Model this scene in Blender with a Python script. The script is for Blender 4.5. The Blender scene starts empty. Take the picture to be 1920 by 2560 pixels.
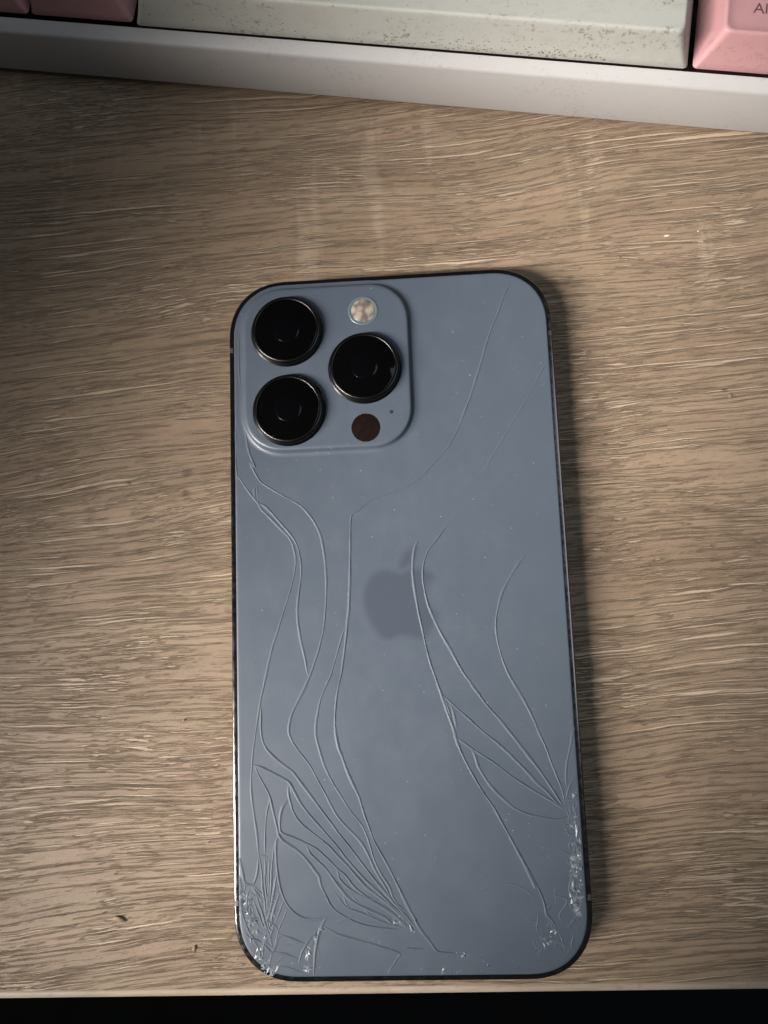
import bpy, bmesh, math, random
from mathutils import Matrix, Quaternion, Vector

# ------------------------------------------------------------------ camera, light, exposure
S = 0.001                                   # everything below is laid out in millimetres
scene = bpy.context.scene
col = scene.collection
random.seed(7)

cam_data = bpy.data.cameras.new('camera')
cam = bpy.data.objects.new('camera', cam_data)
col.objects.link(cam)
cam_data.sensor_fit = 'HORIZONTAL'
cam_data.sensor_width = 36.0
cam_data.lens = 34.69
cam_data.clip_start = 0.005
cam_data.clip_end = 20.0
cam.matrix_world = Matrix((
    (0.99771651, 0.0434351, 0.05172197, 5.6916 * S),
    (-0.03606918, 0.99009484, -0.13568795, -1.5178 * S),
    (-0.05710327, 0.13351254, 0.98940064, 163.818 * S),
    (0, 0, 0, 1)))
scene.camera = cam
scene.render.resolution_x = 768
scene.render.resolution_y = 1024

world = bpy.data.worlds.new('World')
scene.world = world
world.use_nodes = True
bg = world.node_tree.nodes['Background']
bg.inputs['Color'].default_value = (0.90, 0.95, 1.0, 1)
bg.inputs['Strength'].default_value = 0.06

# row of added spots standing in for one unseen soft light at lower left;
# cones stretched and rolled to imitate the shade edge of an unseen blocker
AIM = Vector((16 * S, 22 * S, 0))
SPOTS = 11
for k in range(SPOTS):
    t = k / (SPOTS - 1)
    az, el, dist = math.radians(193 + 19 * t), math.radians(23 + 29 * t), 1.3
    spot_data = bpy.data.lights.new('side_spot', 'SPOT')
    spot_data.energy = 240 / SPOTS
    spot_data.color = (1.0, 0.945, 0.885)
    spot_data.spot_size = math.radians(6.3)
    spot_data.spot_blend = 1.0
    spot_data.shadow_soft_size = 0.045
    spot = bpy.data.objects.new('side_spot', spot_data)
    col.objects.link(spot)
    spot.location = AIM + dist * Vector((math.cos(el) * math.cos(az), math.cos(el) * math.sin(az), math.sin(el)))
    q = (AIM - spot.location).to_track_quat('-Z', 'Y') @ Quaternion((0, 0, 1), math.radians(141))
    spot.rotation_euler = q.to_euler()
    spot.scale = (2.6, 1, 1)

fill_data = bpy.data.lights.new('overhead_fill', 'AREA')  # added overhead fill, unseen; lifts the shadows and gives the back glass its sheen
fill_data.shape = 'RECTANGLE'
fill_data.size, fill_data.size_y = 0.7, 0.5
fill_data.energy = 2.9
fill_data.color = (0.78, 0.90, 1.0)
fill = bpy.data.objects.new('overhead_fill', fill_data)
col.objects.link(fill)
fill.location = (0.62, 0.12, 1.15)
fill.rotation_euler = (Vector((0.02, 0, 0)) - fill.location).to_track_quat('-Z', 'Y').to_euler()

vs = scene.view_settings
vs.view_transform = 'Standard'
vs.look = 'None'
vs.exposure = 0.0
vs.gamma = 1.0
vs.use_curve_mapping = False

# ------------------------------------------------------------------ material helpers
class Mat:
    def __init__(self, name):
        self.m = bpy.data.materials.new(name)
        self.m.use_nodes = True
        self.t = self.m.node_tree
        self.b = self.t.nodes['Principled BSDF']
        self._p = None

    def n(self, kind, **kw):
        nd = self.t.nodes.new(kind)
        for k, v in kw.items():
            setattr(nd, k, v)
        return nd

    def put(self, sock, v):
        if isinstance(v, bpy.types.NodeSocket):
            self.t.links.new(v, sock)
        elif isinstance(v, (tuple, list)) and len(v) == 3 and sock.type == 'RGBA':
            sock.default_value = (*v, 1)
        else:
            sock.default_value = v

    def set(self, **kw):
        for k, v in kw.items():
            self.put(self.b.inputs[k.replace('_', ' ')], v)
        return self

    def P(self):                            # object coordinates in millimetres
        if self._p is None:
            tc = self.n('ShaderNodeTexCoord')
            self._p = self.vmul(tc.outputs['Object'], (1000, 1000, 1000))
        return self._p

    def vmul(self, v, s):
        nd = self.n('ShaderNodeVectorMath', operation='MULTIPLY')
        self.put(nd.inputs[0], v); self.put(nd.inputs[1], s)
        return nd.outputs[0]

    def vadd(self, v, s):
        nd = self.n('ShaderNodeVectorMath', operation='ADD')
        self.put(nd.inputs[0], v); self.put(nd.inputs[1], s)
        return nd.outputs[0]

    def math(self, op, a, b=0.0, clamp=False):
        nd = self.n('ShaderNodeMath', operation=op, use_clamp=clamp)
        self.put(nd.inputs[0], a); self.put(nd.inputs[1], b)
        return nd.outputs[0]

    def noise(self, v, scale=(1, 1, 1), detail=2.0, rough=0.5, dist=0.0, off=(0, 0, 0)):
        nd = self.n('ShaderNodeTexNoise')
        w = self.vmul(v, scale)
        if off != (0, 0, 0):
            w = self.vadd(w, off)
        self.put(nd.inputs['Vector'], w)
        nd.inputs['Scale'].default_value = 1.0
        nd.inputs['Detail'].default_value = detail
        nd.inputs['Roughness'].default_value = rough
        nd.inputs['Distortion'].default_value = dist
        return nd.outputs['Fac']

    def step(self, v, a, b, lo=0.0, hi=1.0):  # smooth step from a to b
        nd = self.n('ShaderNodeMapRange', interpolation_type='SMOOTHSTEP')
        self.put(nd.inputs['Value'], v)
        for k, x in (('From Min', a), ('From Max', b), ('To Min', lo), ('To Max', hi)):
            self.put(nd.inputs[k], x)
        return nd.outputs['Result']

    def mix(self, f, a, b):
        nd = self.n('ShaderNodeMix', data_type='RGBA')
        self.put(nd.inputs['Factor'], f)
        self.put(nd.inputs['A'] if False else nd.inputs[6], a)
        self.put(nd.inputs[7], b)
        return nd.outputs[2]

    def bump(self, h, dist_mm, strength=1.0, normal=None):
        nd = self.n('ShaderNodeBump')
        self.put(nd.inputs['Height'], h)
        nd.inputs['Distance'].default_value = dist_mm * S
        nd.inputs['Strength'].default_value = strength
        if normal is not None:
            self.put(nd.inputs['Normal'], normal)
        self.put(self.b.inputs['Normal'], nd.outputs['Normal'])
        return nd.outputs['Normal']

def plain(name, color, rough=0.5, metal=0.0, spec=0.5):
    m = Mat(name)
    m.set(Base_Color=color, Roughness=rough, Metallic=metal)
    m.b.inputs['Specular IOR Level'].default_value = spec
    return m

# ---- oak-look laminate
def wood_material():
    m = Mat('oak_laminate')
    P = m.P()
    w1 = m.noise(P, (.007, .015, 0), 2, .5)
    w2 = m.noise(P, (.024, .07, 0), 2, .5, off=(31, 7, 0))
    w3 = m.noise(P, (.17, .3, 0), 2, .5, off=(3, 17, 0))
    w4 = m.noise(P, (1.1, 1.5, 0), 2, .6, off=(13, 27, 0))
    sx = m.n('ShaderNodeSeparateXYZ'); m.put(sx.inputs[0], P)
    dy = m.math('MULTIPLY', m.math('SUBTRACT', w1, .5), 17.0)
    for w, a in ((w2, 1.9), (w3, .5), (w4, .22)):
        dy = m.math('ADD', dy, m.math('MULTIPLY', m.math('SUBTRACT', w, .5), a))
    dy = m.math('ADD', dy, m.math('MULTIPLY', sx.outputs[0], -.045))
    cb = m.n('ShaderNodeCombineXYZ')
    m.put(cb.inputs[0], sx.outputs[0])
    m.put(cb.inputs[1], m.math('ADD', sx.outputs[1], dy))
    W = cb.outputs[0]
    W2 = m.vadd(W, (.30, .20, 0))             # same figure shifted a hair: relief shade beside each fibre, painted into the colour
    broad = m.noise(W, (.007, .10, 1), 3, .55, off=(5, 3, 0))
    band = m.noise(W, (.018, .40, 1), 5, .65, off=(9, 13, 0))
    patch = m.noise(P, (.020, .032, 0), 2, .5, off=(8, 2, 0))
    patch2 = m.noise(P, (.035, .06, 0), 3, .6, off=(18, 42, 0))
    pore = m.noise(W, (.030, 2.9, 1), 4, .62, off=(50, 5, 0))
    tint = m.noise(P, (.05, .11, 0), 3, .6, off=(1, 77, 0))
    ray = m.noise(P, (.13, .016, 0), 3, .65, off=(14, 9, 0))
    mott = m.noise(P, (.55, .9, 0), 4, .7, off=(3, 1, 0))
    fine = m.noise(P, (2.6, 5.0, 0), 2, .6)
    def fibres(V):
        a = m.noise(V, (.021, 1.65, 1), 5, .64, off=(2, 41, 0))
        b = m.noise(V, (.13, 2.1, 1), 4, .62, off=(22, 11, 0))
        a = m.math('ADD', a, m.math('MULTIPLY', m.math('SUBTRACT', patch, .5), .16))
        b = m.math('ADD', b, m.math('MULTIPLY', m.math('SUBTRACT', patch2, .5), .55))
        return m.math('MAXIMUM', m.step(a, .54, .61), m.math('MULTIPLY', m.step(b, .575, .65), .85))
    pale_fibre = fibres(W)  # mask of the pale grain streaks
    lip_shade = m.math('MULTIPLY', fibres(W2), m.math('SUBTRACT', 1.0, pale_fibre))
    c = m.mix(m.step(broad, .32, .68), (.208, .143, .091), (.278, .198, .131))
    c = m.mix(m.step(band, .38, .60), m.mix(.20, c, (.155, .104, .068)), c)
    c = m.mix(m.math('MULTIPLY', m.step(tint, .5, .70), .20), c, (.345, .212, .160))
    c = m.mix(m.math('MULTIPLY', m.step(tint, .5, .30), .34), c, (.255, .203, .120))
    c = m.mix(m.step(mott, .30, .70, .20, 0), c, (.125, .080, .050))
    c = m.mix(m.math('MULTIPLY', m.math('MULTIPLY', m.step(ray, .57, .68), m.step(sx.outputs[1], 52.0, 80.0)), .30), c, (.44, .345, .262))
    c = m.mix(m.math('MULTIPLY', pale_fibre, .60), c, (.545, .430, .318))
    dk = m.math('MAXIMUM', m.step(pore, .40, .33), m.math('MULTIPLY', lip_shade, .75))
    c = m.mix(m.math('MULTIPLY', dk, .42), c, (.095, .060, .036))
    c = m.mix(m.step(fine, .38, .72, 0, .20), c, (.52, .41, .31))
    for kx, ky, kr in ((-47.6, 32.1, 1.25), (-47.9, 27.3, 1.0), (-61.0, 30.2, .6), (74.0, 45.0, .7)):   # printed knots
        d = m.n('ShaderNodeVectorMath', operation='DISTANCE')
        m.put(d.inputs[0], m.vmul(P, (.7, 1, 0))); d.inputs[1].default_value = (kx * .7, ky, 0)
        dd = m.math('ADD', d.outputs['Value'], m.math('MULTIPLY', m.math('SUBTRACT', mott, .5), 1.6))
        c = m.mix(m.step(dd, kr, kr * .3, 0, .7), c, (.075, .042, .028))
    m.set(Base_Color=c, Roughness=m.step(pale_fibre, 0, 1, .50, .38))
    m.b.inputs['Specular IOR Level'].default_value = .4
    h = m.math('ADD', m.math('MULTIPLY', pale_fibre, .9), m.math('MULTIPLY', dk, -.8))
    h = m.math('ADD', h, m.math('MULTIPLY', mott, .45))
    h = m.math('ADD', h, m.math('MULTIPLY', fine, .22))
    m.bump(h, .19, 1.0)
    return m

def glass_back(name, rough):
    m = Mat(name)
    P = m.P()
    cl = m.noise(P, (.05, .05, .05), 2, .5)
    sm = m.noise(P, (.22, .16, .2), 4, .65, off=(4, 4, 4))
    gr = m.noise(P, (6, 6, 6), 2, .6)
    c = m.mix(cl, (.056, .072, .097), (.067, .082, .107))
    c = m.mix(m.step(sm, .50, .74, 0, .09), c, (.095, .106, .122))
    speck = m.noise(P, (1.6, 1.6, 1.6), 1, .4, off=(9, 1, 2))
    c = m.mix(m.step(speck, .765, .82, 0, .35), c, (.42, .44, .46))
    m.set(Base_Color=c, Roughness=m.step(sm, .3, .7, rough - .04, rough + .05))
    m.b.inputs['Coat Weight'].default_value = 0.0
    m.bump(gr, .012, .6)
    return m

def dirty_plastic(name, color, dirt, amount, rough=.5):
    m = Mat(name)
    P = m.P()
    blot = m.noise(P, (.06, .16, .13), 4, .7, off=(6, 2, 3))
    spot_ = m.noise(P, (.9, 1.1, 1.0), 4, .65, off=(11, 2, 1))
    film = m.noise(P, (.25, .35, .3), 4, .7, off=(2, 8, 1))
    g = m.noise(P, (4, 4, 4), 2, .6)
    k = m.math('MULTIPLY', m.step(spot_, .52, .62), m.step(blot, .50, .62))
    tiny = m.step(m.noise(P, (1.5, 1.5, 1.5), 2, .5, off=(71, 3, 9)), .69, .73)
    c = m.mix(m.step(film, .45, .75, 0, .30 * amount), color, tuple(x * .55 + y * .45 for x, y in zip(dirt, color)))
    c = m.mix(m.math('MULTIPLY', k, .75 * amount), c, dirt)
    c = m.mix(m.math('MULTIPLY', tiny, .8 * amount), c, tuple(x * .4 for x in dirt))
    m.set(Base_Color=c, Roughness=rough)
    m.b.inputs['Specular IOR Level'].default_value = .4
    m.bump(m.math('ADD', g, m.math('MULTIPLY', k, 1.5)), .02, .7)
    return m

M_wood = wood_material()
def band_material():
    m = Mat('oak_edge_strip')
    P = m.P()
    a = m.noise(P, (.05, .6, .6), 3, .6)
    b = m.noise(P, (.5, .8, .8), 3, .6, off=(4, 1, 1))
    c = m.mix(m.step(a, .35, .65), (.30, .235, .175), (.40, .325, .25))
    c = m.mix(m.step(b, .55, .7, 0, .35), c, (.21, .155, .11))
    m.set(Base_Color=c, Roughness=.5)
    m.bump(b, .05, .5)
    return m
M_band = band_material()
M_glass = glass_back('frosted_back_glass', .42)
M_plateau = glass_back('camera_plateau_glass', .40)
def crack_material():
    m = Mat('cracked_glass_edge')
    g = m.noise(m.P(), (1.4, 1.4, 1.4), 3, .6)
    c = m.mix(g, (.053, .067, .090), (.078, .093, .116))
    m.set(Base_Color=c, Roughness=.55)
    m.b.inputs['Specular IOR Level'].default_value = .35
    m.bump(g, .03, .5)
    return m
M_crack = crack_material()
def splinter_material():
    m = Mat('splintered_glass')
    g = m.noise(m.P(), (1.1, 1.1, 1.1), 2, .6)
    m.set(Base_Color=m.mix(m.step(g, .4, .65), (.065, .082, .108), (.17, .19, .215)), Roughness=.36)
    m.b.inputs['Specular IOR Level'].default_value = .5
    return m
M_splinter = splinter_material()
def logo_material():                          # seen through frosted glass: its edge melts into the back
    m = Mat('emblem_under_frosted_glass')
    P = m.P()
    g = m.noise(P, (.30, .30, .30), 4, .65)
    at = m.n('ShaderNodeAttribute', attribute_name='soft')
    k = m.step(m.math('ADD', at.outputs['Fac'], m.math('MULTIPLY', m.math('SUBTRACT', g, .5), .8)), .0, 1.1)
    m.set(Base_Color=m.mix(k, (.0615, .077, .102), m.mix(g, (.043, .053, .072), (.055, .068, .090))),
          Roughness=m.math('ADD', m.math('MULTIPLY', k, -.08), .42))
    return m
M_logo = logo_material()
def steel_material():
    m = Mat('polished_dark_steel')
    g = m.noise(m.P(), (.8, .8, .8), 3, .6)
    m.set(Base_Color=m.mix(g, (.080, .074, .076), (.15, .135, .13)), Metallic=1.0, Roughness=m.step(g, .3, .7, .12, .22))
    return m
M_steel = steel_material()
def ring_material():
    m = Mat('lens_ring_steel')
    g = m.noise(m.P(), (1.5, 1.5, 1.5), 3, .6)
    m.set(Base_Color=m.mix(g, (.022, .022, .022), (.045, .044, .043)), Metallic=1.0, Roughness=.30)
    m.bump(g, .02, .4)
    return m
M_ring = ring_material()
M_lens = plain('black_lens_glass', (.001, .001, .0012), .06, 0, .16)
M_lens_in = plain('lens_element_glass', (.001, .001, .0014), .16, 0, .18)
def sensor_material():
    m = Mat('sensor_window')
    g = m.noise(m.P(), (.9, .9, .9), 2, .5)
    m.set(Base_Color=m.mix(g, (.006, .003, .0025), (.012, .006, .005)), Roughness=.25)
    m.b.inputs['Specular IOR Level'].default_value = .2
    return m
M_sensor = sensor_material()
def flash_material():
    m = Mat('flash_diffuser')
    P = m.P()
    vor = m.n('ShaderNodeTexVoronoi'); m.put(vor.inputs['Vector'], m.vmul(P, (.62, .62, .62)))
    vor.inputs['Scale'].default_value = 1.0
    g = m.noise(P, (.8, .8, .8), 2, .5)
    c = m.mix(m.step(vor.outputs['Distance'], .15, .75), (.30, .26, .20), (.11, .095, .08))
    c = m.mix(m.step(g, .5, .7, 0, .5), c, (.34, .25, .21))
    m.set(Base_Color=c, Roughness=.22)
    return m
M_flash = flash_material()
M_flash_rim = plain('flash_rim', (.09, .115, .13), .3)
M_black = plain('black_hole', (.006, .006, .007), .6)
M_seam = plain('antenna_plastic', (.03, .032, .036), .5)
M_case = dirty_plastic('white_case_plastic', (.45, .437, .432), (.24, .20, .15), .3, .42)
M_space = dirty_plastic('dirty_white_keycap', (.435, .437, .402), (.16, .12, .075), .75, .5)
M_pink = dirty_plastic('pink_keycap', (.47, .255, .265), (.26, .15, .14), .4, .46)
M_white = dirty_plastic('white_keycap', (.48, .47, .44), (.24, .20, .15), .4, .5)
M_legend = plain('legend_print', (.13, .045, .052), .5)
M_plate = plain('dark_keyboard_plate', (.035, .016, .017), .6)
M_rubber = plain('grey_rubber', (.05, .05, .05), .8)
def floor_material():
    m = Mat('dark_floor')
    g = m.noise(m.P(), (.01, .01, .01), 3, .6)
    m.set(Base_Color=m.mix(g, (.008, .008, .009), (.016, .016, .018)), Roughness=.8)
    m.b.inputs['Specular IOR Level'].default_value = .1
    return m
M_floor = floor_material()
M_crumb = plain('brown_crumb', (.19, .13, .08), .6)
M_crumb_pale = plain('pale_crumb', (.62, .55, .44), .6)
M_grime = plain('brown_grime', (.16, .115, .07), .8)
M_leg = plain('desk_leg_paint', (.03, .03, .03), .5)

# ------------------------------------------------------------------ mesh helpers
def build(name, verts, faces, mat, parent=None, smooth=35, scale=S):
    me = bpy.data.meshes.new(name)
    me.from_pydata([(x * scale, y * scale, z * scale) for x, y, z in verts], [], faces)
    me.update()
    bm = bmesh.new(); bm.from_mesh(me)
    bmesh.ops.recalc_face_normals(bm, faces=bm.faces)
    bm.to_mesh(me); bm.free()
    if smooth:
        me.shade_smooth()
        me.set_sharp_from_angle(angle=math.radians(smooth))
    me.materials.append(mat.m)
    o = bpy.data.objects.new(name, me)
    col.objects.link(o)
    if parent is not None:
        o.parent = parent
    return o

def empty(name, loc=(0, 0, 0), rz=0.0):
    o = bpy.data.objects.new(name, None)
    col.objects.link(o)
    o.empty_display_size = .01
    o.location = [v * S for v in loc]
    o.rotation_euler = (0, 0, rz)
    return o

def tag(o, label, cat, group=None, kind=None):
    o['label'] = label
    o['category'] = cat
    if group: o['group'] = group
    if kind: o['kind'] = kind
    return o

def rrect(x0, x1, y0, y1, r, seg=10, e=2.0):
    pts = []
    for cx, cy, a0 in ((x1 - r, y1 - r, 0), (x0 + r, y1 - r, 90), (x0 + r, y0 + r, 180), (x1 - r, y0 + r, 270)):
        for i in range(seg + 1):
            a = math.radians(a0 + 90 * i / seg)
            c, s = math.cos(a), math.sin(a)
            pts.append((cx + r * math.copysign(abs(c) ** (2 / e), c), cy + r * math.copysign(abs(s) ** (2 / e), s)))
    return pts

def loft(rings, cap_first=True, cap_last=True):
    """rings: list of (list of xy, z)"""
    n = len(rings[0][0])
    v, f = [], []
    for pts, z in rings:
        if isinstance(z, (int, float)):
            v += [(x, y, z) for x, y in pts]
        else:
            v += [(x, y, z(x, y)) for x, y in pts]
    for k in range(len(rings) - 1):
        for i in range(n):
            j = (i + 1) % n
            f.append((k * n + i, k * n + j, (k + 1) * n + j, (k + 1) * n + i))
    if cap_first: f.append(tuple(range(n - 1, -1, -1)))
    if cap_last: f.append(tuple((len(rings) - 1) * n + i for i in range(n)))
    return v, f

def lathe(cx, cy, prof, seg=64, close=True):
    rings = []
    for r, z in prof:
        rings.append(([(cx + r * math.cos(2 * math.pi * i / seg), cy + r * math.sin(2 * math.pi * i / seg)) for i in range(seg)], z))
    return loft(rings, close, close)

def box(x0, x1, y0, y1, z0, z1):
    v = [(x0, y0, z0), (x1, y0, z0), (x1, y1, z0), (x0, y1, z0), (x0, y0, z1), (x1, y0, z1), (x1, y1, z1), (x0, y1, z1)]
    f = [(0, 3, 2, 1), (4, 5, 6, 7), (0, 1, 5, 4), (1, 2, 6, 5), (2, 3, 7, 6), (3, 0, 4, 7)]
    return v, f

def catmull(pts, step=.45):
    out = []
    P_ = [pts[0]] + list(pts) + [pts[-1]]
    for i in range(1, len(P_) - 2):
        a, b, c, d = P_[i - 1], P_[i], P_[i + 1], P_[i + 2]
        L = math.hypot(c[0] - b[0], c[1] - b[1])
        n = max(1, int(L / step))
        for k in range(n):
            t = k / n
            out.append(tuple(.5 * ((2 * b[q]) + (-a[q] + c[q]) * t + (2 * a[q] - 5 * b[q] + 4 * c[q] - d[q]) * t * t
                                   + (-a[q] + 3 * b[q] - 3 * c[q] + d[q]) * t ** 3) for q in (0, 1)))
    out.append(pts[-1])
    return out

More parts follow.
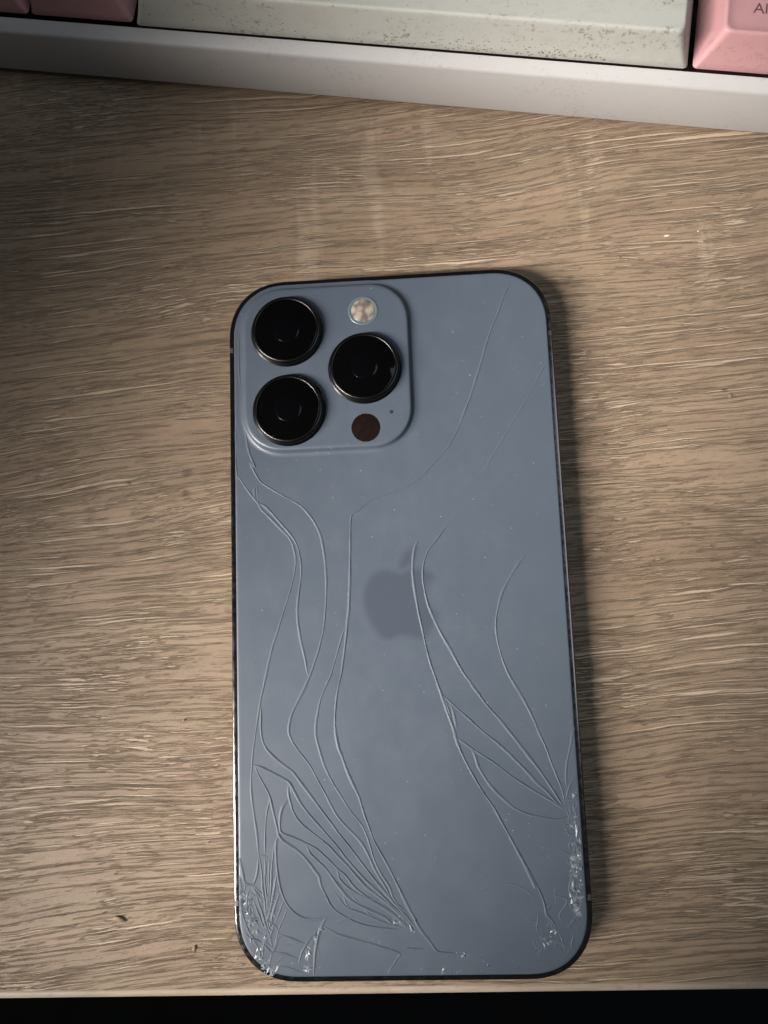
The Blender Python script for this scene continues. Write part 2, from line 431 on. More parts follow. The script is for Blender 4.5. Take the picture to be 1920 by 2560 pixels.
# ------------------------------------------------------------------ cracks in the back glass (mm on the phone: height, path)
CRACKS = [
  (0.80, [(-33.36,60.68),(-33.49,56.46),(-33.38,51.96),(-32.85,47.46),(-32.2,40.07),(-31.54,34.79),(-30.15,30.96),(-31.28,32.16),(-30.45,30.25),(-29.33,28.18),(-28.35,27.14),(-25.11,24.99),(-21.75,22.99),(-19.53,21.2),(-17.62,18.58),(-16.28,15.72),(-15.66,12.62),(-15.33,9.28),(-15.21,5.15),(-15.57,-0.3),(-16.09,-4.35),(-17.15,-8.35),(-18.47,-12.05),(-19.3,-14.11),(-20.58,-16.72),(-22.0,-19.32),(-23.28,-21.91),(-23.78,-24.25),(-23.62,-25.83),(-22.71,-27.67),(-21.13,-29.78),(-19.56,-31.89),(-18.02,-34.75),(-16.61,-37.34),(-15.22,-40.16),(-13.95,-42.21),(-11.89,-44.52),(-10.1,-46.31),(-8.84,-48.08),(-7.86,-50.09),(-6.88,-52.33),(-5.41,-54.82),(-4.92,-55.56),(-3.89,-57.66),(-2.39,-59.49),(-0.79,-61.32),(0.57,-63.13)]),
  (0.60, [(-34.85,34.37),(-34.73,31.18),(-34.04,28.84),(-33.61,28.67),(-32.2,26.46),(-30.8,24.54),(-29.54,22.91),(-28.99,21.75),(-26.9,19.54),(-24.4,16.9),(-22.75,14.87),(-21.95,12.6),(-21.66,10.37),(-22.06,7.34),(-22.96,4.07),(-24.13,0.55),(-25.59,-3.75),(-27.05,-8.02),(-28.37,-13.34),(-28.91,-15.67),(-29.64,-18.57),(-30.17,-21.72),(-30.67,-24.59),(-31.27,-28.49),(-31.58,-31.59),(-31.8,-34.94),(-31.66,-38.27),(-31.16,-41.85),(-30.67,-45.4),(-30.45,-48.92)]),
  (0.80, [(-29.54,22.91),(-28.27,22.43),(-26.6,20.66),(-24.66,18.32),(-22.73,15.99),(-21.51,13.98),(-20.85,11.72),(-20.49,8.93),(-20.69,6.18),(-21.17,3.18),(-21.51,-0.09),(-21.38,-3.35),(-20.82,-6.88),(-20.08,-10.4),(-19.68,-13.03),(-19.3,-14.11)]),
  (0.70, [(-28.35,27.14),(-29.34,27.04),(-30.06,26.79),(-30.36,25.37),(-30.23,24.22),(-29.54,22.91)]),
  (0.50, [(-29.33,28.18),(-29.78,26.77),(-29.66,25.05),(-29.62,23.34)]),
  (0.45, [(-34.66,39.61),(-34.32,38.42),(-34.92,35.83)]),
  (0.40, [(-34.66,39.61),(-33.37,38.37),(-32.51,37.75)]),
  (1.00, [(7.87,28.16),(5.6,27.13),(3.02,25.41),(0.46,24.11),(-2.93,22.86),(-6.04,21.87),(-8.04,20.55),(-9.18,19.75),(-9.63,18.79),(-9.84,14.61),(-10.06,9.07),(-10.27,4.96),(-10.62,-0.48),(-10.97,-2.91),(-11.33,-5.86),(-11.84,-9.33),(-12.65,-13.96),(-13.21,-15.89),(-13.75,-18.77),(-14.11,-21.91),(-14.13,-24.78),(-13.68,-27.91),(-12.82,-30.51),(-11.83,-33.36),(-10.58,-36.2),(-9.59,-38.51),(-8.88,-41.06),(-7.91,-43.85),(-6.95,-46.62),(-5.47,-49.39),(-4.0,-52.14),(-2.31,-55.61),(-0.48,-59.52),(1.08,-62.24),(0.73,-61.91),(2.12,-64.26),(3.53,-65.9),(4.81,-67.64),(6.89,-68.01),(9.33,-68.27)]),
  (0.60, [(-5.66,20.72),(-7.49,20.1),(-9.18,19.75)]),
  (0.70, [(-11.12,-3.44),(-12.0,-5.3),(-13.05,-8.49),(-14.09,-11.66),(-14.83,-13.9),(-15.65,-15.55),(-16.95,-18.41),(-17.7,-21.28),(-18.17,-24.15),(-18.09,-26.49),(-17.35,-29.36),(-16.48,-32.22),(-15.08,-35.08),(-13.55,-37.66),(-11.77,-40.49),(-9.73,-43.06),(-8.49,-45.34),(-7.77,-47.6),(-7.07,-50.1),(-5.86,-52.85),(-4.13,-55.58),(-3.52,-57.44),(-2.38,-59.27),(-1.02,-61.09),(0.8,-63.24)]),
  (1.00, [(-29.78,-19.36),(-29.53,-20.95),(-29.62,-23.31),(-29.46,-25.93),(-28.68,-28.03),(-27.08,-29.89),(-25.21,-31.49),(-23.09,-33.09),(-21.52,-35.18),(-19.95,-37.26),(-18.4,-39.33),(-16.85,-41.39),(-15.31,-43.44),(-14.03,-45.23),(-12.5,-47.01),(-10.98,-49.04),(-9.46,-51.05),(-7.7,-53.31),(-5.95,-55.55),(-4.7,-56.97),(-3.32,-58.58),(-1.71,-60.4),(0.12,-62.45)]),
  (1.00, [(-31.3,-31.47),(-29.55,-32.03),(-27.4,-33.11),(-25.53,-34.06),(-23.93,-35.12),(-22.76,-37.2),(-21.6,-39.26),(-20.04,-41.32),(-18.23,-43.38),(-16.16,-45.69),(-14.36,-47.73),(-13.1,-49.5),(-11.57,-51.26),(-9.54,-53.52),(-7.52,-55.53),(-5.67,-57.18),(-3.82,-59.02),(-1.96,-60.63),(-0.13,-62.67)]),
  (1.00, [(-30.77,-31.87),(-30.24,-33.43),(-29.06,-35.51),(-28.14,-37.33),(-27.63,-39.13),(-27.13,-41.43),(-26.63,-43.46),(-26.13,-45.49),(-24.95,-46.77),(-23.11,-47.93),(-21.55,-49.21),(-20.25,-50.61),(-18.97,-52.37),(-18.2,-53.38),(-17.85,-55.11),(-17.03,-56.78),(-16.11,-58.61),(-14.94,-59.99),(-13.04,-61.14),(-10.42,-62.31),(-7.8,-63.01),(-5.18,-63.39),(-2.55,-63.65)]),
  (1.00, [(-23.94,-35.38),(-24.1,-36.91),(-23.74,-38.96),(-22.98,-41.26),(-21.68,-43.06),(-19.85,-44.61),(-17.76,-46.16),(-15.95,-47.7),(-14.16,-49.72),(-12.62,-51.24),(-10.84,-53.25),(-8.82,-55.51),(-6.64,-57.17),(-4.53,-58.78),(-2.67,-60.39),(-0.6,-62.44)]),
  (1.00, [(-24.26,-38.44),(-25.36,-39.94),(-25.88,-41.71),(-25.97,-43.98),(-25.45,-45.0),(-23.34,-45.8),(-20.96,-46.85),(-18.87,-47.89),(-16.79,-49.68),(-14.74,-51.7),(-12.94,-53.22),(-11.17,-55.47),(-8.81,-57.36),(-6.22,-58.98),(-3.64,-60.6),(-1.32,-62.65)]),
  (1.00, [(-20.7,-47.1),(-19.95,-48.87),(-18.4,-50.39),(-16.85,-51.91),(-15.32,-53.92),(-15.26,-54.07),(-13.62,-56.15),(-12.45,-57.53),(-10.79,-58.69),(-8.42,-59.85),(-5.34,-61.25),(-3.71,-62.62),(-1.82,-63.1)]),
  (0.90, [(-14.74,-51.83),(-14.25,-53.2),(-14.27,-53.63),(-13.1,-55.02),(-11.2,-56.41),(-8.82,-57.59),(-6.46,-58.98),(-4.35,-60.37),(-2.48,-61.74),(-0.39,-63.34)]),
  (0.80, [(-15.56,-56.12),(-14.61,-57.04),(-13.68,-58.42),(-12.27,-59.57),(-9.64,-60.51),(-6.79,-61.68),(-4.43,-62.61),(-1.82,-63.21)]),
  (0.60, [(-23.93,-35.12),(-23.55,-36.16),(-23.18,-37.95)]),
  (0.80, [(-28.02,-38.48),(-28.6,-40.89),(-28.96,-43.92),(-29.12,-48.95)]),
  (1.00, [(-26.13,-45.49),(-26.76,-46.48),(-26.85,-48.99),(-26.64,-52.49),(-26.16,-55.22),(-26.58,-52.04),(-26.26,-54.8),(-25.33,-57.56),(-23.91,-59.63),(-21.99,-61.01),(-20.06,-61.45),(-18.12,-61.3),(-16.78,-60.98)]),
  (0.75, [(-30.52,-48.42),(-29.95,-51.43),(-29.72,-53.93),(-29.7,-55.43),(-29.25,-58.18),(-29.05,-60.91)]),
  (0.75, [(-30.45,-49.05),(-29.25,-49.2),(-28.46,-49.71)]),
  (0.75, [(-29.13,-49.7),(-29.04,-52.69),(-29.3,-53.14),(-28.87,-57.27),(-28.79,-60.01)]),
  (0.75, [(-28.2,-49.97),(-28.37,-52.71),(-28.32,-53.16),(-28.5,-56.6),(-28.67,-60.01)]),
  (0.75, [(-27.22,-47.23),(-27.53,-49.73),(-27.84,-52.47),(-27.83,-53.17),(-28.13,-56.6),(-28.55,-60.01)]),
  (0.75, [(-34.6,-49.6),(-33.95,-51.36),(-33.44,-53.86),(-33.18,-54.49),(-31.72,-54.64),(-31.04,-53.41),(-30.61,-51.42),(-30.54,-49.42)]),
  (0.75, [(-26.71,-52.49),(-27.25,-55.47),(-27.91,-58.43),(-28.56,-60.92)]),
  (0.75, [(-26.04,-55.95),(-27.06,-58.44),(-27.83,-60.93),(-28.1,-62.74)]),
  (0.75, [(-25.33,-57.56),(-26.35,-60.05),(-27.36,-62.3)]),
  (0.75, [(-24.76,-59.39),(-25.64,-61.42),(-26.66,-63.66),(-27.18,-65.91)]),
  (0.75, [(-31.41,-54.71),(-30.83,-57.24),(-30.01,-59.54),(-29.19,-62.27),(-28.37,-64.54),(-28.04,-66.35)]),
  (0.75, [(-31.57,-57.69),(-30.51,-60.44),(-29.8,-62.26),(-28.62,-64.54)]),
  (0.75, [(-33.14,-54.69),(-33.65,-56.28),(-34.38,-55.81)]),
  (0.75, [(-32.28,-55.05),(-32.79,-56.76),(-32.92,-57.21),(-31.95,-58.14)]),
  (0.75, [(-32.67,-57.22),(-32.33,-59.05),(-32.22,-60.87),(-31.51,-62.24)]),
  (0.75, [(-31.07,-65.86),(-30.36,-67.89),(-30.87,-69.23)]),
  (0.75, [(-30.33,-65.64),(-28.89,-66.78),(-27.93,-67.47),(-26.93,-65.69),(-26.42,-64.12)]),
  (0.75, [(-27.93,-67.47),(-28.45,-69.48),(-28.59,-70.81)]),
  (0.75, [(-27.59,-69.04),(-27.25,-70.38),(-27.15,-71.5)]),
  (0.75, [(-34.15,-57.65),(-33.93,-59.94),(-32.98,-62.67),(-32.02,-64.49),(-30.82,-65.86)]),
  (0.90, [(-17.67,-62.66),(-16.24,-63.58),(-14.34,-64.5),(-11.0,-65.44),(-7.91,-66.26),(-5.31,-67.07),(-2.6,-67.99),(-3.0,-68.87),(-4.0,-70.19),(-4.75,-71.29),(-4.9,-72.17)]),
  (0.90, [(-1.26,-67.12),(0.87,-67.26),(-1.22,-67.11),(2.49,-67.27)]),
  (0.90, [(-16.78,-60.98),(-18.17,-63.32),(-18.95,-65.79),(-19.37,-68.24),(-19.7,-72.02)]),
  (0.80, [(-16.65,-60.86),(-18.4,-62.87),(-19.89,-64.65),(-21.13,-66.21),(-22.14,-67.98),(-22.66,-69.99)]),
  (0.90, [(-26.3,-64.23),(-24.01,-65.05),(-22.09,-65.75),(-21.13,-66.21)]),
  (0.70, [(-27.69,-67.47),(-25.52,-67.83),(-22.64,-68.87)]),
  (0.70, [(-27.25,-69.94),(-24.6,-70.41),(-21.73,-71.55)]),
  (0.35, [(12.87,-56.95),(16.39,-55.83),(19.37,-55.41),(21.8,-56.04),(23.92,-57.59),(25.31,-58.78)]),
  (1.10, [(4.62,13.63),(3.87,12.27),(3.36,9.81),(3.14,6.53),(3.47,2.7),(3.91,-1.11),(4.42,-3.82),(4.96,-7.05),(5.73,-11.07),(6.66,-14.27),(6.61,-14.13),(7.31,-16.52),(8.13,-18.9),(9.05,-22.05),(10.09,-25.19),(10.75,-28.04),(12.15,-31.66),(13.82,-35.0),(15.73,-38.33),(17.41,-40.87),(18.81,-43.65),(20.21,-46.41),(21.59,-49.15),(22.96,-51.88),(24.08,-54.58),(24.74,-56.17),(22.15,-50.28),(23.92,-53.61),(25.44,-56.68),(26.27,-59.03),(26.63,-61.12),(27.75,-62.52),(28.27,-63.91)]),
  (0.60, [(26.85,-61.35),(27.68,-63.67),(27.11,-64.82)]),
  (1.00, [(11.23,16.67),(10.08,15.61),(8.33,13.47),(6.58,11.33),(5.51,8.63),(5.2,5.9),(5.41,3.17),(6.08,-0.11),(7.29,-3.38),(8.52,-6.11),(10.25,-9.36),(12.2,-13.39),(13.93,-16.07),(15.91,-18.88),(13.99,-16.46),(15.72,-18.86),(17.45,-21.26),(19.68,-23.91),(21.63,-26.53),(23.33,-28.88),(25.02,-31.22),(26.69,-33.54),(28.35,-36.1),(29.75,-38.4),(30.9,-40.42),(31.6,-41.43)]),
  (0.80, [(26.65,9.42),(24.9,7.31),(23.12,4.66),(21.62,2.01),(20.66,-0.64),(19.94,-3.83),(19.9,-7.03),(20.4,-9.96),(21.28,-13.16),(22.44,-16.08),(21.69,-14.34),(22.76,-16.47),(23.95,-18.59),(25.36,-21.48),(26.39,-23.84),(27.39,-26.69),(28.52,-29.53),(29.37,-32.34),(30.24,-34.89),(31.1,-37.42),(31.48,-39.43),(31.62,-41.18)]),
  (0.70, [(27.14,69.65),(25.71,66.79),(24.24,63.14),(22.8,60.04),(21.34,56.42),(19.84,51.78),(18.66,48.45),(17.2,44.38),(15.78,41.11),(14.1,37.35),(12.47,34.37),(10.63,32.17),(8.54,29.99),(5.44,27.11),(3.15,25.58)]),
  (0.45, [(34.56,51.74),(33.2,49.99),(31.81,47.73),(30.7,45.73),(28.76,42.48),(26.59,39.26),(24.96,36.8),(23.34,34.34),(21.73,31.88),(20.37,29.68),(19.03,27.48)]),
  (1.00, [(8.15,-18.64),(9.55,-19.85),(11.59,-21.86),(13.61,-23.74),(16.13,-26.13),(18.65,-28.25),(20.64,-30.09),(22.61,-32.17),(24.57,-34.25),(26.26,-36.31),(28.21,-38.11),(29.89,-40.15),(31.59,-41.68)]),
  (0.80, [(9.55,-19.98),(10.14,-21.56),(10.56,-23.91),(10.73,-25.72)]),
  (0.70, [(8.65,-19.18),(9.33,-21.8),(10.25,-24.68)]),
  (1.00, [(10.79,-27.27),(12.32,-28.34),(14.1,-29.66),(16.13,-30.99),(18.4,-32.58),(20.65,-34.41),(23.15,-36.23),(25.89,-38.06),(28.13,-39.36),(29.37,-40.14),(31.33,-41.68)]),
  (0.90, [(13.45,-29.39),(14.17,-30.69),(14.72,-32.74),(15.91,-35.05),(17.36,-37.11),(19.33,-39.16),(21.3,-40.96),(23.31,-42.0),(25.34,-42.67),(27.63,-43.09),(29.93,-43.38),(31.76,-42.93)]),
  (0.60, [(34.5,-25.86),(33.47,-29.4),(32.63,-32.17),(32.16,-35.19),(32.25,-37.7)]),
  (0.60, [(33.97,-35.23),(32.96,-36.71),(32.34,-38.2),(31.71,-39.94)]),
  (0.60, [(30.96,-39.55),(32.75,-39.71),(34.57,-39.5)]),
  (0.60, [(32.46,-40.21),(32.58,-42.2),(32.97,-43.94)]),
  (0.60, [(31.62,-41.18),(32.27,-42.94),(33.19,-44.44)]),
  (0.60, [(23.64,-65.92),(24.28,-67.3),(25.76,-66.98)]),
  (0.60, [(26.77,-66.42),(28.4,-67.35),(29.52,-68.74)]),
  (0.60, [(25.25,-67.32),(24.81,-68.45),(24.86,-69.6)]),
  (0.60, [(27.36,-57.41),(29.04,-57.91),(30.71,-58.4),(30.37,-59.78),(29.05,-61.38),(29.89,-63.24)]),
  (0.60, [(31.74,-61.19),(32.64,-62.13),(33.77,-63.3)]),
  (0.60, [(28.27,-63.91),(29.04,-65.07),(29.43,-66.45),(29.79,-68.28)]),
  (0.60, [(19.73,-70.11),(22.67,-69.8),(25.09,-69.83),(26.75,-70.3),(27.67,-70.99)]),
  (0.60, [(7.28,-70.08),(7.45,-71.69)]),
  (0.60, [(7.27,-70.31),(5.49,-71.67)]),
  (0.60, [(30.71,-58.4),(31.57,-60.03),(32.21,-61.43)]),
  (0.60, [(32.45,-50.94),(32.86,-52.12),(31.96,-54.45),(31.34,-56.31),(31.67,-58.64)]),
  (0.60, [(33.65,-47.9),(32.8,-49.53),(33.4,-51.43),(33.76,-53.31)]),
  (0.60, [(33.62,-55.18),(32.78,-56.8),(33.15,-58.43),(33.76,-60.07)]),
]
SPLINTER_ZONES = [
  (34, 0.55, 0.62, [(33.79,-37.74),(33.75,-40.23),(33.57,-42.72),(33.14,-45.18),(33.1,-47.65),(33.05,-50.1),(32.62,-52.54),(32.45,-54.97),(33.03,-49.77),(32.62,-52.12),(32.33,-54.46),(32.04,-56.79),(31.64,-59.11)]),
  (26, 0.50, 0.90, [(34.14,-47.9),(33.68,-50.96),(33.67,-54.48),(33.18,-57.97),(32.21,-61.43)]),
  (30, 0.45, 1.20, [(-33.4,-55.83),(-33.17,-58.12),(-32.71,-60.41),(-32.0,-62.69),(-31.54,-64.95)]),
  (24, 0.35, 0.80, [(-27.76,-56.61),(-28.04,-59.11),(-28.82,-62.28),(-29.1,-64.53)]),
  (20, 0.40, 1.00, [(-30.59,-66.76),(-30.38,-69.01),(-28.46,-70.15),(-27.99,-71.26)]),
  (26, 0.42, 0.55, [(-18.17,-63.32),(-19.42,-65.33),(-20.18,-66.89),(-20.95,-68.67),(-20.99,-70.89)]),
  (12, 0.40, 0.80, [(-3.67,-61.5),(-1.32,-62.65),(0.07,-63.57)]),
  (10, 0.35, 0.40, [(-34.6,-53.05),(-34.63,-56.5),(-34.41,-59.02),(-33.94,-61.07)]),
  (14, 0.40, 1.20, [(25.31,-66.4),(26.77,-66.42),(27.65,-64.13)]),
  (10, 0.35, 0.50, [(6.0,-71.22),(8.36,-68.03),(14.58,-70.85),(3.02,-71.87)]),
]
# ------------------------------------------------------------------ setting
floor = build('floor', *box(-2500, 2500, -2500, 2500, -760, -740), M_floor, smooth=0)
floor['kind'] = 'structure'

# ------------------------------------------------------------------ desk
desk = empty('desk', (0, 0, -740))
tag(desk, 'wood-grain laminate desk top with pale front edge strip, under the phone and keyboard', 'desk')
DZ = 740
YE = -77.6                                   # where the laminate meets the edge strip
SL = 0.0025                                  # the front edge is not quite square to the phone
def desk_outline(y_front):
    return [(-620, y_front - SL * 620), (620, y_front + SL * 620), (620, 520), (-620, 520)]
v, f = loft([(desk_outline(YE), DZ - 24), (desk_outline(YE), DZ - .12), (desk_outline(YE + .12), DZ)])
desktop = build('desktop', v, f, M_wood, desk, smooth=0)
prof = [(.0, -24), (-1.45, -24), (-1.75, -23.5), (-1.75, -1.4), (-1.62, -.75), (-1.3, -.3), (-.85, -.09), (-.28, -.05), (-.03, -.22), (.0, -.6)]
v, f = [], []
NX = 60
for i in range(NX + 1):
    x = -620 + 1240 * i / NX
    for dy, z in prof:
        v.append((x, YE + SL * x - .01 + dy, DZ + z))
n = len(prof)
for i in range(NX):
    for k in range(n):
        j = (k + 1) % n
        f.append((i * n + k, i * n + j, (i + 1) * n + j, (i + 1) * n + k))
f.append(tuple(range(n))); f.append(tuple(NX * n + k for k in range(n)))
build('edge_strip', v, f, M_band, desk, smooth=40)
for lx in (-590, 590):
    for ly in (-50, 490):
        build('leg', *box(lx - 22, lx + 22, ly - 22, ly + 22, 0, DZ - 24), M_leg, desk, smooth=0)

# ------------------------------------------------------------------ smartphone, face down
phone = empty('smartphone')
tag(phone, 'cracked blue-grey smartphone lying face down with three camera lenses', 'phone')
HW, HH, RC = 35.75, 73.35, 13.2
def outline(inset):
    return rrect(-HW + inset, HW - inset, -HH + inset, HH - inset, RC - inset, 18, 2.25)

build('screen', *loft([(outline(1.6), 0), (outline(1.15), .12), (outline(1.05), .5)]), M_black, phone)
prof = [(1.0, .3), (.55, .28), (.18, .42), (.03, .75), (0, 1.1), (0, 6.45), (.02, 6.80), (.08, 7.02), (.18, 7.16), (.30, 7.22), (.60, 7.24), (1.14, 7.24), (1.16, 6.9)]
frame = build('frame', *loft([(outline(a), z) for a, z in prof]), M_steel, phone, smooth=50)
# antenna seams let into the frame
for x0, x1, y0, y1 in ((-HW - .012, -HW + .5, 57.2, 58.3), (-HW - .012, -HW + .5, -58.9, -57.8),
                       (HW - .5, HW + .012, 57.2, 58.3), (HW - .5, HW + .012, -58.9, -57.8)):
    sgn = -1 if x0 < 0 else 1
    pv = [(0.012, 1.2), (0.012, 6.46), (-.01, 6.82), (-.07, 7.04), (-.17, 7.18), (-.3, 7.24), (-.9, 7.26), (-.9, 7.0), (-.5, 1.2)]
    vv, ff = [], []
    for yy in (y0, y1):
        vv += [(sgn * (HW + d), yy, z) for d, z in pv]
    n = len(pv)
    for k in range(n):
        j = (k + 1) % n
        ff.append((k, j, n + j, n + k))
    ff += [tuple(range(n)), tuple(range(n, 2 * n))]
    build('antenna_seam', vv, ff, M_seam, frame)

GZ = 7.65
back = build('back_glass', *loft([(outline(1.18), 6.95), (outline(1.18), 7.42), (outline(1.22), 7.53), (outline(1.32), 7.61), (outline(1.5), 7.645), (outline(1.78), GZ)]),
             M_glass, phone, smooth=50)

def inside(x, y, m=1.5):
    return (max(-HW + m, min(HW - m, x)), max(-HH + m, min(HH - m, y)))

rc = random.Random(11)
shatter = []
for cnt, x0, x1, y0, y1, ang, spread, ln in ((38, -34.0, -26.5, -70.5, -56.5, 100, 32, 4.2), (12, -31.5, -25.5, -72, -66, 80, 50, 2.6),
        (30, 31.6, 34.2, -62, -38, 90, 38, 3.0), (20, 23, 33.5, -70, -59, 120, 55, 3.2), (9, -12, 0, -63, -57, 155, 12, 4.0), (6, -22, -17.5, -71.5, -65, 70, 25, 2.2)):
    for _ in range(cnt):
        x, y = rc.uniform(x0, x1), rc.uniform(y0, y1)
        if math.hypot(max(0, abs(x) - 23), max(0, abs(y) - 61)) > 10.8: continue
        a = math.radians(ang + rc.gauss(0, spread)); L = ln * rc.uniform(.4, 1.2)
        pts = [(x, y)]
        for _k in range(3):
            a += rc.gauss(0, .4)
            pts.append((pts[-1][0] + L / 3 * math.cos(a), pts[-1][1] + L / 3 * math.sin(a)))
        shatter.append((rc.uniform(.5, .95), pts))
for hs, pts in CRACKS + shatter:
    path = catmull([inside(*q) for q in pts])
    n = len(path)
    vv, ff = [], []
    hw = .20 + .13 * min(hs, 1)
    ph = rc.random() * 9
    for i, (x, y) in enumerate(path):
        a, b = path[max(0, i - 1)], path[min(n - 1, i + 1)]
        dx, dy = b[0] - a[0], b[1] - a[1]
        L = math.hypot(dx, dy) or 1
        nx, ny = -dy / L, dx / L
        end = min(1, min(i, n - 1 - i) / 5 + .12)
        wob = 1 + .16 * math.sin(i * .41 + ph) + rc.uniform(-.16, .16)
        h = .135 * hs * end * wob
        w = hw * (.65 + .35 * end) * (1 + rc.uniform(-.12, .12)) * (1 + .3 * math.sin(i * .093 + ph * 2) + .15 * math.sin(i * .37 + ph))
        jx, jy = nx * rc.uniform(-.025, .025), ny * rc.uniform(-.025, .025)
        for d, z in ((-1, -.012), (-.38, .62 * h), (-.08, h), (.12, .92 * h), (.45, .42 * h), (1, -.012)):
            vv.append((x + jx + nx * w * d, y + jy + ny * w * d, GZ + z))
    for i in range(n - 1):
        for k in range(5):
            ff.append((i * 6 + k, i * 6 + k + 1, (i + 1) * 6 + k + 1, (i + 1) * 6 + k))
    build('crack', vv, ff, M_crack, back, smooth=60)

# crushed glass along the broken corners
vv, ff = [], []
rs = random.Random(5)
for cnt, size, width, pts in SPLINTER_ZONES:
    path = catmull([inside(*q) for q in pts], .2)
    for _ in range(int(cnt * 1.7)):
        x, y = rs.choice(path)
        x, y = inside(x + rs.gauss(0, width * .55), y + rs.gauss(0, width * .55), 1.7)
        r = size * rs.uniform(.4, 1.7)
        k = rs.choice((3, 3, 4, 5))
        a0 = rs.random() * 6.28
        st, sa = rs.uniform(1, 2.4), rs.random() * 3.14
        ring = []
        for i in range(k):
            a = a0 + 6.283 * i / k + rs.uniform(-.4, .4)
            px, py = r * math.cos(a) * st, r * math.sin(a) / st ** .5
            ring.append((x + px * math.cos(sa) - py * math.sin(sa), y + px * math.sin(sa) + py * math.cos(sa)))
        ring = [inside(px, py, 1.5) for px, py in ring]
        b = len(vv)
        vv += [(px, py, GZ - .03) for px, py in ring]
        vv.append((x + rs.uniform(-.4, .4) * r, y + rs.uniform(-.4, .4) * r, GZ + rs.uniform(.03, .26) * r ** .5))
        ff += [(b + i, b + (i + 1) % k, b + k) for i in range(k)]
sp = build('glass_splinters', vv, ff, M_splinter, back, smooth=0)
sp['kind'] = 'stuff'

# emblem set flush in the glass
def svg_cubic(start, segs, n=10):
    out = [start]; p = start
    for s in segs:
        q = [(p[0] + s[i], p[1] + s[i + 1]) for i in (0, 2, 4)]
        for k in range(1, n + 1):
            t = k / n; u = 1 - t
            out.append(tuple(u ** 3 * p[d] + 3 * u * u * t * q[0][d] + 3 * u * t * t * q[1][d] + t ** 3 * q[2][d] for d in (0, 1)))
        p = q[2]
    return out[:-1]
body = svg_cubic((12.152, 6.896), [(-.948, 0, -2.415, -1.078, -3.96, -1.04), (-2.04, .027, -3.91, 1.183, -4.961, 3.014),
    (-2.117, 3.675, -.546, 9.103, 1.519, 12.09), (1.013, 1.454, 2.208, 3.09, 3.792, 3.039), (1.52, -.065, 2.09, -.987, 3.935, -.987),
    (1.831, 0, 2.35, .987, 3.96, .948), (1.637, -.026, 2.676, -1.48, 3.676, -2.948), (1.156, -1.688, 1.636, -3.325, 1.662, -3.415),
    (-.039, -.013, -3.182, -1.221, -3.22, -4.857), (-.026, -3.04, 2.48, -4.494, 2.597, -4.559), (-1.429, -2.09, -3.623, -2.324, -4.39, -2.376),
    (-2, -.156, -3.675, 1.09, -4.61, 1.09)])
leaf = svg_cubic((15.53, 3.83), [(.843, -1.012, 1.4, -2.427, 1.245, -3.83), (-1.207, .052, -2.662, .805, -3.532, 1.818),
    (-.78, .896, -1.454, 2.338, -1.273, 3.714), (1.338, .104, 2.715, -.688, 3.559, -1.701)])
def signed(px, py, pts):                     # distance to an outline, positive inside
    best, ins = 1e9, False
    for i in range(len(pts)):
        (ax, ay), (bx, by) = pts[i - 1], pts[i]
        dx, dy = bx - ax, by - ay
        t = max(0, min(1, ((px - ax) * dx + (py - ay) * dy) / ((dx * dx + dy * dy) or 1)))
        best = min(best, (px - ax - t * dx) ** 2 + (py - ay - t * dy) ** 2)
        if (ay > py) != (by > py) and px < ax + (py - ay) / (by - ay) * dx: ins = not ins
    return math.sqrt(best) * (1 if ins else -1)
shapes = [[((x - 11.9) * .80 + .35, (14.9 - y) * .80 + .3) for x, y in svg] for svg in (body, leaf)]
ST, NXg, NYg = .3, 60, 72
vals = [[max(signed(-8.6 + ST * i, -8.2 + ST * j, q) for q in shapes) for i in range(NXg)] for j in range(NYg)]
ids, vv, ff, soft = {}, [], [], []
for j in range(NYg - 1):
    for i in range(NXg - 1):
        quad = [(i, j), (i + 1, j), (i + 1, j + 1), (i, j + 1)]
        if max(vals[b][a] for a, b in quad) < -1.15: continue
        for a, b in quad:
            if (a, b) not in ids:
                ids[a, b] = len(vv)
                vv.append((-8.6 + ST * a, -8.2 + ST * b, GZ + .004))
                soft.append(max(0, min(1, (vals[b][a] + 1.1) / 2.0)))
        ff.append(tuple(ids[q] for q in quad))
logo = build('logo', vv, ff, M_logo, back, smooth=0)
at = logo.data.attributes.new('soft', 'FLOAT', 'POINT')
for i, q in enumerate(soft):
    at.data[i].value = q

# camera plateau
BX0, BX1, BY0, BY1 = -32.3, 4.5, 33.9, 70.9
def bo(d):
    return rrect(BX0 + d, BX1 - d, BY0 + d, BY1 - d, 9.2 - d, 16, 2.2)
PZ = 8.95
bump_prof = [(-1.25, GZ - .01), (-.85, GZ + .03), (-.5, GZ + .11), (-.22, GZ + .26), (-.04, GZ + .5), (.06, GZ + .8), (.16, GZ + 1.03), (.36, GZ + 1.19), (.68, GZ + 1.27), (1.1, PZ)]
plateau = build('camera_plateau', *loft([(bo(d), z) for d, z in bump_prof]), M_plateau, phone, smooth=60)
build('microphone_hole', *lathe(.0, 41.4, [(.42, PZ - .05), (.42, PZ + .012)], 24), M_black, plateau)

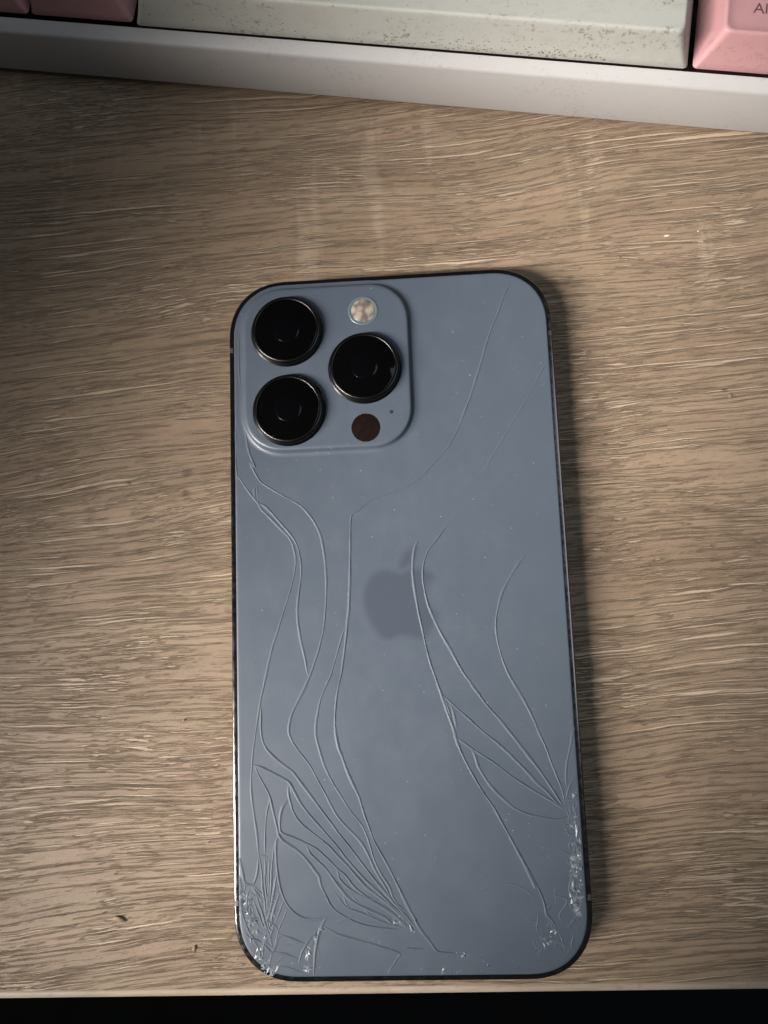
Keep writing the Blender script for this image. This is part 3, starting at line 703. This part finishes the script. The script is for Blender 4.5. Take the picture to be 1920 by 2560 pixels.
def lens(cx, cy, k):
    z = PZ
    prof = [(8.05, z - .02), (7.95, z + .10), (7.72, z + .18), (7.62, z + .35), (7.58, z + 1.15), (7.46, z + 1.42), (7.2, z + 1.58), (6.95, z + 1.60),
            (6.78, z + 1.52), (6.70, z + 1.36), (6.70, z + 1.1)]
    ring = build('camera_lens', *lathe(cx, cy, prof, 96), M_ring, phone, smooth=60)
    build('lens_glass', *lathe(cx, cy, [(6.69, z + 1.12), (6.69, z + 1.40), (6.55, z + 1.45)], 96), M_lens, ring)
    build('lens_element', *lathe(cx, cy, [(2.9, z + 1.44), (2.85, z + 1.47), (2.3, z + 1.52), (1.5, z + 1.56), (.6, z + 1.58)], 48), M_lens_in, ring, smooth=70)
for i, c in enumerate(((-22.3, 60.75), (-5.45, 51.5), (-22.2, 42.95))):
    lens(*c, i)
fl = build('flash', *lathe(-5.4, 64.6, [(3.35, PZ - .02), (3.32, PZ + .05), (3.1, PZ + .09), (2.72, PZ + .09), (2.62, PZ + .02)], 48), M_flash_rim, phone, smooth=60)
build('flash_diffuser', *lathe(-5.4, 64.6, [(2.66, PZ + .01), (2.6, PZ + .06), (1.7, PZ + .14), (.6, PZ + .18)], 48), M_flash, fl, smooth=70)
build('depth_sensor', *lathe(-5.65, 38.2, [(3.12, PZ - .05), (3.12, PZ + .015), (3.05, PZ + .03)], 64), M_sensor, phone)

# ------------------------------------------------------------------ keyboard
kb = empty('keyboard', (.774, 120.226, 0), math.radians(-9.784))
tag(kb, 'white keyboard with pink keys and a grubby white spacebar, behind the phone', 'keyboard')
U0, U1, VB = -152, 152, 118
def case_ring(d, z, r=3.0):
    return (rrect(U0 + d, U1 - d, 0 + d, VB - d, max(r - d, .4), 6), z)
def zt(x, y):                                # the upper rim rises gently away from the front
    return 15.0 + .02 * y
v, f = loft([case_ring(1.2, 1.0), case_ring(.25, 1.15), case_ring(0, 1.8), case_ring(0, 13.2), case_ring(.12, 13.7), case_ring(.42, 14.0),
             case_ring(2.75, zt), case_ring(2.95, lambda x, y: zt(x, y) - .2), case_ring(3.0, 9.0)], True, False)
case = build('case', v, f, M_case, kb, smooth=50)
build('switch_plate', *box(U0 + 2.9, U1 - 2.9, 2.9, VB - 2.9, 8.2, 9.4), M_plate, kb, smooth=0)
for fx in (-130, 130):
    for fy in (10, 108):
        build('rubber_foot', *lathe(fx, fy, [(5.2, 0), (5.4, .5), (5.2, 1.25)], 24), M_rubber, kb)

def keycap(name, u0, u1, v0, v1, z0, z1, mat, side=2.9, front=1.5, backi=1.6, r=.9, dish=.34):
    def ring(t, extra=0, rr=None):
        s = 1 - (1 - t) ** 1.15 if t < 1 else 1
        return rrect(u0 + side * s + extra, u1 - side * s - extra, v0 + front * s + extra, v1 - backi * s - extra, (rr or (r + .9 * t)) , 6)
    h = z1 - z0
    rings = [(rrect(u0 + 1.2, u1 - 1.2, v0 + 1.2, v1 - 1.2, .6, 6), z0 + .05), (ring(0, .12), z0), (ring(0), z0 + .25)]
    for t in (.2, .4, .6, .8, .92):
        rings.append((ring(t), z0 + h * t))
    rings += [(ring(.97, .05), z0 + h * .965), (ring(1, .2), z0 + h * .99), (ring(1, .45), z1), (ring(1, .75, 1.6), z1 - dish * .25), (ring(1, 1.3, 1.4), z1 - dish * .7),
              (ring(1, 2.2, 1.0), z1 - dish * .95), (ring(1, 3.2, .7), z1 - dish)]
    return build(name, *loft(rings, False, True), mat, kb, smooth=45)
ZB, ZT = 15.35, 24.0
VF, VK = 3.0, 21.3
sb = keycap('spacebar', -56.4, 66.2, VF, VK, ZB, ZT, M_space, side=3.2, front=1.35, backi=1.4, dish=.02)
sb['label'] = 'long white spacebar stained with brown specks along its front'
# grime caught along the spacebar's front and in the gap beneath it
rg = random.Random(21)
vv, ff = [], []
def fleck(u, v, z, r):
    b = len(vv); k = rg.choice((3, 4, 5)); a0 = rg.random() * 6.28; st = rg.uniform(1, 2.6)
    for i in range(k):
        a = a0 + 6.283 * i / k + rg.uniform(-.4, .4)
        vv.append((u + r * st * math.cos(a), v + .02, z + r * math.sin(a)))
    vv.append((u, v - r * .5, z))
    ff.extend((b + i, b + (i + 1) % k, b + k) for i in range(k))
for cu_, n_, sp_ in ((-26, 26, 5), (2, 22, 4), (14, 46, 7), (22, 34, 3), (36, 60, 5), (46, 30, 6), (8, 40, 30)):
    for _ in range(n_):
        t = min(.8, abs(rg.gauss(0, .22)))
        u = max(-55, min(65, rg.gauss(cu_, sp_)))
        s_ = 1 - (1 - t) ** 1.15
        fleck(u, VF + 1.35 * s_ - .005, ZB + .25 + (ZT - ZB) * t, rg.uniform(.05, .16) * (1.25 - t))
gr = build('grime', vv, ff, M_grime, sb, smooth=0)
gr['kind'] = 'stuff'
for name, a, b in (('modifier_key', -81.5, -57.3), ('modifier_key', -106.4, -82.2), ('modifier_key', -131.3, -107.1), ('modifier_key', 91.9, 116.0), ('modifier_key', 116.8, 141.0)):
    keycap(name, a, b, VF + .55, VK, ZB + .1, ZT, M_pink, side=2.4 if a < 0 else 2.9)
alt = keycap('modifier_key', 67.3, 91.3, VF + .25, VK, ZB, ZT, M_pink, side=3.3, front=1.9)
x = -146.0
while x + 18.2 < 148:
    keycap('letter_key', x, x + 18.2, 22.4, 40.2, ZB + .3, ZT + .3, M_white, side=2.6)
    x += 19.05

cu = bpy.data.curves.new('legend', 'FONT')
cu.body = 'Alt'
cu.size = 3.35 * S
cu.extrude = .015 * S
tmp = bpy.data.objects.new('legend_curve', cu)
col.objects.link(tmp)
dg = bpy.context.evaluated_depsgraph_get()
me = bpy.data.meshes.new_from_object(tmp.evaluated_get(dg))
bpy.data.objects.remove(tmp)
me.materials.clear(); me.materials.append(M_legend.m)
lg = bpy.data.objects.new('legend', me)
col.objects.link(lg)
lg.parent = alt
lg.location = (76.1 * S, 10.0 * S, (ZT - .32) * S)

# ------------------------------------------------------------------ crumbs on the desk
def crumb(x, y, L, W, H, ang, mat, label, seed, pale_tip=False):
    r = random.Random(seed)
    e = empty('crumb', (x, y, 0), math.radians(ang)) if pale_tip else None
    rings = []
    N = 8
    for k in range(7):
        t = k / 6
        s = max(.12, math.sin(math.pi * (.06 + .88 * t)) ** .8)
        cx = (t - .5) * L
        rings.append([(cx + r.uniform(-.03, .03) * L, W / 2 * s * math.cos(6.283 * i / N) * r.uniform(.85, 1.1),
                       H / 2 + H / 2 * s * math.sin(6.283 * i / N) * r.uniform(.9, 1.0)) for i in range(N)])
    zmin = min(q[2] for rg in rings for q in rg)
    vv = [(a, b, c - zmin) for rg in rings for a, b, c in rg]
    ff = [(k * N + i, k * N + (i + 1) % N, (k + 1) * N + (i + 1) % N, (k + 1) * N + i) for k in range(6) for i in range(N)]
    ff += [tuple(range(N)), tuple(6 * N + i for i in range(N))]
    if pale_tip:
        build('husk', vv, ff, mat, e)
        rr = [(.42 * L + a * .16, b * .55, c * .6 + .02) for a, b, c in vv]
        build('tip', rr, ff, M_crumb_pale, e)
        tag(e, label, 'crumb')
    else:
        e = build('crumb', vv, ff, mat)
        e.location = (x * S, y * S, 0); e.rotation_euler = (0, 0, math.radians(ang))
        tag(e, label, 'crumb')
crumb(-62.1, -63.7, 2.5, 1.1, .6, -22, M_crumb, 'brown seed-like crumb with a pale tip on the desk', 1, True)
crumb(-46.1, -69.7, 1.3, .8, .5, 70, M_crumb, 'tiny dark brown crumb near the lower corner of the phone', 2)
crumb(75.1, 43.6, 1.2, .9, .4, 80, M_crumb, 'tiny dark speck on the desk beside the lens end of the phone', 3)
crumb(71.7, 82.8, .5, .4, .3, 10, M_crumb_pale, 'single round pale crumb between the phone and the keyboard', 4)
crumb(64.6, 82.2, 1.4, .45, .3, 5, M_crumb_pale, 'slim pale crumb between the phone and the keyboard', 5)
crumb(-48.3, -23.0, .8, .5, .35, 30, M_crumb, 'tiny dark speck beside the long cracked side of the phone', 6)
